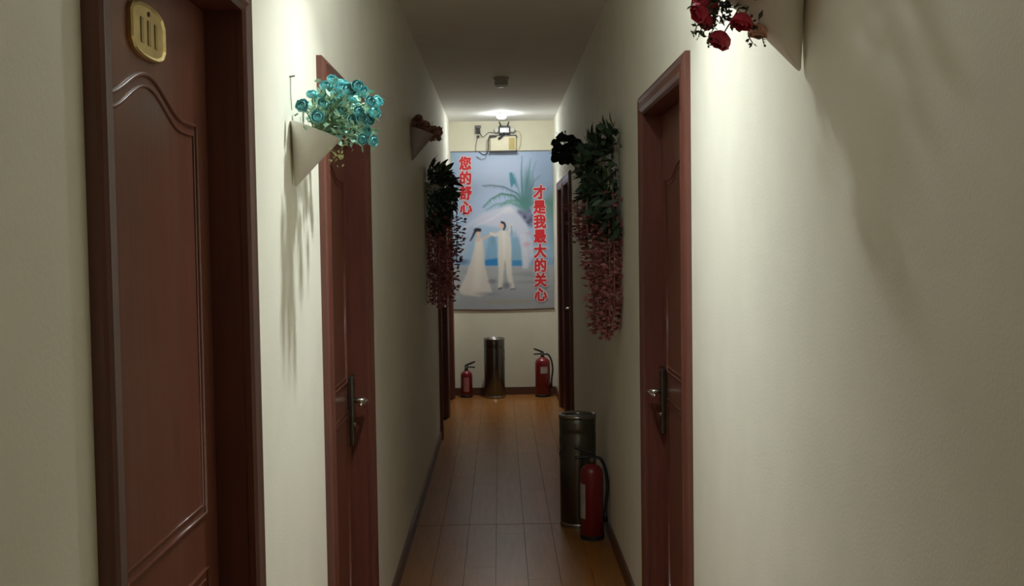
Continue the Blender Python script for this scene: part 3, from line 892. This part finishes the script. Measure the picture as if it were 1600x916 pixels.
for zx, zy in ((430, 290), (450, 340), (690, 250), (720, 280), (610, 380), (640, 410), (670, 440), (560, 600), (520, 640), (540, 660), (590, 340), (400, 330), (700, 440)):
    c0 = at_y(410 + zx / 4.58, 100 + zy / 4.58, YBq - .03)
    for k in range(14):
        bpos = c0 + Vector((rnd.gauss(0, .010), rnd.gauss(0, .012), rnd.gauss(0, .012))); bpos.x = max(bpos.x, XL + .012)
        scatter_leaf(sprig_bm, bpos - rb.location, (rnd.uniform(-1, 1), rnd.uniform(-1, 1), rnd.uniform(-1, 1)), rnd.uniform(.008, .014), .005, rnd)
bm_obj('stems', stem_bm, 'stem_green', rb)
tag(bm_obj('foliage', fol_bm, 'leaf_blue_bouquet', rb), kind='stuff')
tag(bm_obj('filler_sprigs', sprig_bm, 'sprig_yellow', rb), kind='stuff')
# hanging wire and nail
nl = at_x(454, 120, XL + .003); wr = at_x(456, 172, XL + .003)
bm = NB(); tube(bm, [nl - rb.location, at_x(454, 145, XL + .003) - rb.location, wr - rb.location], .0009, 6); bm_obj('hanging_wire', bm, 'dark_steel', rb)
bm = NB(); tube(bm, [nl - rb.location - Vector((.003, 0, 0)), nl - rb.location + Vector((.010, 0, .002))], .002, 8); bm_obj('nail', bm, 'dark_steel', rb)

# ---- red bouquet on the right wall (its top runs out of the frame)
tipr = at_x(1252, 108, XR - .004)
rr_ = empty('red_bouquet', tipr)
tag(rr_, 'red artificial roses in a wall cone at the top right', 'flowers')
mouth, ax, rT = wall_cone(rr_, 1, tipr, .185, .43)
core = mouth - ax * .02
rd_m = [rose_mesh('bloom', 'petal_red', .0185, 'petal_red', 10 + k) for k in range(3)]
pale = rose_mesh('bloom', 'petal_pale', .017, 'petal_pale', 20)
red_px = [(1093, 8, 0), (1100, 32, 0), (1092, 20, -.02), (1112, 10, .02), (1124, 63, .0), (1159, 34, -.02), (1184, 50, 1), (1118, -12, .03), (1140, -20, -.04),
          (1100, -25, 0), (1160, -40, .02), (1180, -20, -.05), (1130, -50, 0), (1190, -60, .03), (1215, -30, -.04), (1150, -75, -.01), (1210, -85, 0), (1240, -60, -.04), (1105, -60, .04),
          (1130, -90, -.12), (1175, -95, -.16), (1220, -100, -.14), (1160, -130, -.2), (1210, -140, -.24), (1255, -120, -.2), (1120, -70, .1), (1150, -90, .08)]
stem_bm = NB(); fol_bm = NB()
for i, (px_, py_, dd) in enumerate(red_px):
    pl_ = dd == 1
    depth = 2.0 + (0 if pl_ else dd)
    p_ = at_y(px_, py_, depth); p_.x = min(p_.x, XR - .025)
    d = p_ - core
    if py_ > 25: d.z -= .05
    place('bloom', pale if pl_ else rd_m[i % 3], rr_, p_, d, rnd.uniform(0, 6), rnd.uniform(.85, 1.15))
    mid = (core + p_) / 2 + Vector((0, 0, .015))
    tube(stem_bm, [core - rr_.location, mid - rr_.location, p_ - rr_.location], .0015, 5)
    for k in range(12):
        t = rnd.uniform(.35, 1.0)
        bpos = core.lerp(p_, t) + Vector((rnd.gauss(0, .008), rnd.gauss(0, .011), rnd.gauss(0, .008))); bpos.x = min(bpos.x, XR - .012)
        scatter_leaf(fol_bm, bpos - rr_.location, (rnd.uniform(-1, .6), rnd.uniform(-1, 1), rnd.uniform(-.9, .6)), rnd.uniform(.014, .026), rnd.uniform(.007, .012), rnd)
# the crown of the bunch, above the picture
for i in range(18):
    p_ = Vector((rnd.uniform(.34, .50), rnd.uniform(1.76, 2.2), rnd.uniform(2.03, 2.17)))
    place('bloom', rd_m[i % 3], rr_, p_, p_ - core, rnd.uniform(0, 6), rnd.uniform(.9, 1.3))
    tube(stem_bm, [core - rr_.location, p_ - rr_.location], .0015, 5)
    for k in range(12):
        bpos = core.lerp(p_, rnd.uniform(.4, 1.1)) + Vector((rnd.gauss(0, .02), rnd.gauss(0, .03), rnd.gauss(0, .015)))
        bpos.x = min(bpos.x, XR - .012); bpos.z = max(bpos.z, 1.985)
        scatter_leaf(fol_bm, bpos - rr_.location, (rnd.uniform(-1, .6), rnd.uniform(-1, 1), rnd.uniform(-.2, .8)), rnd.uniform(.025, .045), rnd.uniform(.012, .02), rnd)
# lacy sprigs trailing below the blooms
for tx, ty in ((1082, 56), (1090, 57), (1108, 70), (1098, 52), (1112, 45), (1128, 40), (1120, 30), (1105, 48), (1137, 24), (1082, 4), (1176, 68), (1195, 68)):
    e = at_y(tx, ty, 2.0 + rnd.uniform(-.02, .02)); st = at_y(tx * .55 + 1130 * .45, ty * .35 - 5, 2.0)
    pts = [st.lerp(e, k / 5) + Vector((rnd.gauss(0, .003), 0, rnd.gauss(0, .003))) for k in range(6)]
    tube(stem_bm, [q_ - rr_.location for q_ in pts], .001, 4)
    for q_ in pts[1:]:
        for k in range(3):
            scatter_leaf(fol_bm, q_ - rr_.location, (rnd.uniform(-1, 1), rnd.uniform(-.5, .5), rnd.uniform(-1, 1)), rnd.uniform(.007, .012), .005, rnd)
bm_obj('stems', stem_bm, 'stem_green', rr_)
tag(bm_obj('foliage', fol_bm, 'leaf_dark', rr_), kind='stuff')

# ---- smaller far cones: brown on the left, dark on the right
def small_bouquet(name, s, tip, L, mats, region, y, label, nbl, rbl, cone_mat):
    root_ = empty(name, tip); tag(root_, label, 'flowers')
    mo, ax_, _ = wall_cone(root_, s, tip, L, .40, cone_mat)
    core_ = mo - ax_ * .03
    ms = [rose_mesh('bloom', mats[0], rbl, mats[0], 30 + k) for k in range(2)]
    rn = random.Random(len(name)); fb = NB(); sb = NB()
    for i in range(nbl):
        fx, fy = region[i % len(region)]
        p_ = at_y(fx + rn.gauss(0, 2.0), fy + rn.gauss(0, 2.0), y + rn.uniform(-.06, .06))
        p_.x = max(p_.x, XL + .02) if s < 0 else min(p_.x, XR - .02)
        place('bloom', ms[i % 2], root_, p_, p_ - core_, rn.uniform(0, 6), rn.uniform(.8, 1.2))
        tube(sb, [core_ - root_.location, p_ - root_.location], .0015, 4)
        for k in range(10):
            t = rn.uniform(.3, 1.05)
            b_ = core_.lerp(p_, t) + Vector((rn.gauss(0, .015), rn.gauss(0, .02), rn.gauss(0, .015)))
            b_.x = max(b_.x, XL + .012) if s < 0 else min(b_.x, XR - .012)
            scatter_leaf(fb, b_ - root_.location, (rn.uniform(-1, 1), rn.uniform(-1, 1), rn.uniform(-1, 1)), rn.uniform(.02, .036), rn.uniform(.010, .016), rn)
    bm_obj('stems', sb, 'stem_green', root_)
    tag(bm_obj('foliage', fb, mats[1], root_), kind='stuff')
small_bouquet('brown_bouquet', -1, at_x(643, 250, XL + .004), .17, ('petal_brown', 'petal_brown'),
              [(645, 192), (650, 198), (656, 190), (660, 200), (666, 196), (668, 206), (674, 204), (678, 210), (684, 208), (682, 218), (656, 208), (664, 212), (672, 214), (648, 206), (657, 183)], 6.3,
              'brown dried-look flowers in a wall cone high on left wall', 24, .022, 'shaded_ceramic')
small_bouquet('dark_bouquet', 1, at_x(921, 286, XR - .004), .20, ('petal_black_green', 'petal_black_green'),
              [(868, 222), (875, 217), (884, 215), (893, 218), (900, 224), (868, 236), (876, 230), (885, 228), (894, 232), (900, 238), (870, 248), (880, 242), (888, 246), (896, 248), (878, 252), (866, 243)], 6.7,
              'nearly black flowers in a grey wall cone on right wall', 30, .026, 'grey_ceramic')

# ---- trailing plants
def strand_mesh(seed, n=80):
    rn = random.Random(seed); bm = NB()
    tube(bm, [(0, 0, 0), (.004, 0, -.5), (0, 0, -1)], .004, 4)
    for i in range(n):
        t = (i + rn.random()) / n
        rad = .050 * (1 - t) ** .6 + .014
        a = rn.uniform(0, 2 * PI)
        p_ = Vector((rad * math.cos(a), rad * math.sin(a), -t))
        for k in range(3):
            scatter_leaf(bm, p_, (math.cos(a) + rn.gauss(0, .6), math.sin(a) + rn.gauss(0, .6), rn.uniform(-1, .5)), rn.uniform(.026, .042), rn.uniform(.022, .034), rn)
    me_ = bpy.data.meshes.new('flower_strand'); bm.to_mesh(me_); bm.free(); me_.materials.append(MATS['blossom_pink'])
    return me_
strands = [strand_mesh(k) for k in range(4)]
leaf_a = leaf_mesh('leaf', 'leaf_green', .085, .036, .35)
leaf_b = leaf_mesh('leaf', 'leaf_dark', .095, .030, .3)

def trailing_plant(name, s, X, y, ztop, zgreen, reach, strand_list, nleaf, label, seed, bias=0):
    """reach: how far the foliage stands out from the wall"""
    root_ = empty(name, (X, y, ztop - .14)); tag(root_, label, 'hanging plant')
    rn = random.Random(seed)
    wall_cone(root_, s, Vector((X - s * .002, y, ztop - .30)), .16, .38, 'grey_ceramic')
    hub = Vector((X - s * .07, y, ztop - .14))
    for i in range(nleaf):
        vv = rn.random()
        zz = ztop - .03 - (ztop - zgreen - .03) * vv
        prof_ = (.55 + .45 * math.sin(PI * min(1, vv * 1.15))) * reach
        d_out = rn.uniform(.02, 1) ** .7 * prof_ * .80
        yy = y + rn.gauss(0, .085)
        p_ = Vector((X - s * max(.02, d_out), yy, zz))
        d = Vector((-s * rn.uniform(.1, 1.0), rn.gauss(0, .7), .75 - 1.6 * vv + rn.gauss(0, .3)))
        lo = place('leaf', leaf_a if rn.random() < .5 else leaf_b, root_, p_, d, rn.uniform(-1, 1), rn.uniform(.6, 1.05), axis='X')
    fb = NB()
    for i in range(420):
        vv = rn.random()
        zz = ztop - .06 - (ztop - zgreen - .04) * vv
        prof_ = (.5 + .5 * math.sin(PI * min(1, vv * 1.15))) * reach
        p_ = Vector((X - s * max(.012, rn.random() * prof_ * .85), y + rn.gauss(0, .07), zz))
        dd = Vector((-s * rn.uniform(-.05, 1.0), rn.gauss(0, .7), .4 - 1.3 * vv + rn.gauss(0, .4)))
        scatter_leaf(fb, p_ - Vector(root_.location), dd, rn.uniform(.03, .055), rn.uniform(.018, .028), rn)
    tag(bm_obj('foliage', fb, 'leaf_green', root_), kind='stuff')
    sb = NB()
    for i, (dx, dy, z0, z1) in enumerate(strand_list):
        p_ = Vector((X - s * dx, y + dy, z0))
        o = bpy.data.objects.new('flower_strand', strands[i % 4]); COL.objects.link(o); o.parent = root_
        o.location = p_ - Vector(root_.location)
        ln = z0 - z1
        o.scale = (.8, .8, ln); o.rotation_euler = (rn.gauss(0, .02), rn.gauss(0, .02), rn.uniform(0, 6))
        pts = catmull([hub, (hub + p_) / 2 + Vector((0, 0, .08)), p_], 4)
        tube(sb, [q_ - Vector(root_.location) for q_ in pts], .003, 5)
    bm_obj('stems', sb, 'stem_green', root_)
    return root_
# right plant near (5.1 m), left plant (7.4 m)
trailing_plant('trailing_plant', 1, XR, 5.12, 2.07, 1.58, .21,
               [(.05, .03, 1.72, 1.10), (.07, -.05, 1.66, 1.08), (.10, .05, 1.62, 1.12), (.12, -.02, 1.56, 1.13), (.04, -.08, 1.76, 1.22), (.09, .10, 1.60, 1.20), (.05, .08, 1.70, 1.30),
                (.17, .0, 1.74, 1.55), (.19, .05, 1.71, 1.53), (.155, -.05, 1.70, 1.56), (.12, .06, 1.62, 1.36), (.03, .0, 1.6, 1.15), (.08, .0, 1.5, 1.09), (.06, -.1, 1.62, 1.16)], 290,
               'trailing green plant with long pink strands on right wall', 3)
trailing_plant('trailing_plant', -1, XL, 7.42, 2.07, 1.64, .24,
               [(.05, .02, 1.72, 1.12), (.09, -.05, 1.70, 1.10), (.13, .04, 1.70, 1.16), (.17, -.02, 1.72, 1.22), (.06, -.09, 1.74, 1.20), (.11, .09, 1.68, 1.18), (.03, .06, 1.72, 1.26), (.20, .05, 1.74, 1.40), (.15, .0, 1.66, 1.12), (.07, .0, 1.66, 1.14), (.02, -.04, 1.70, 1.14)], 290,
               'trailing green plant with pink strands on left wall by poster', 4)
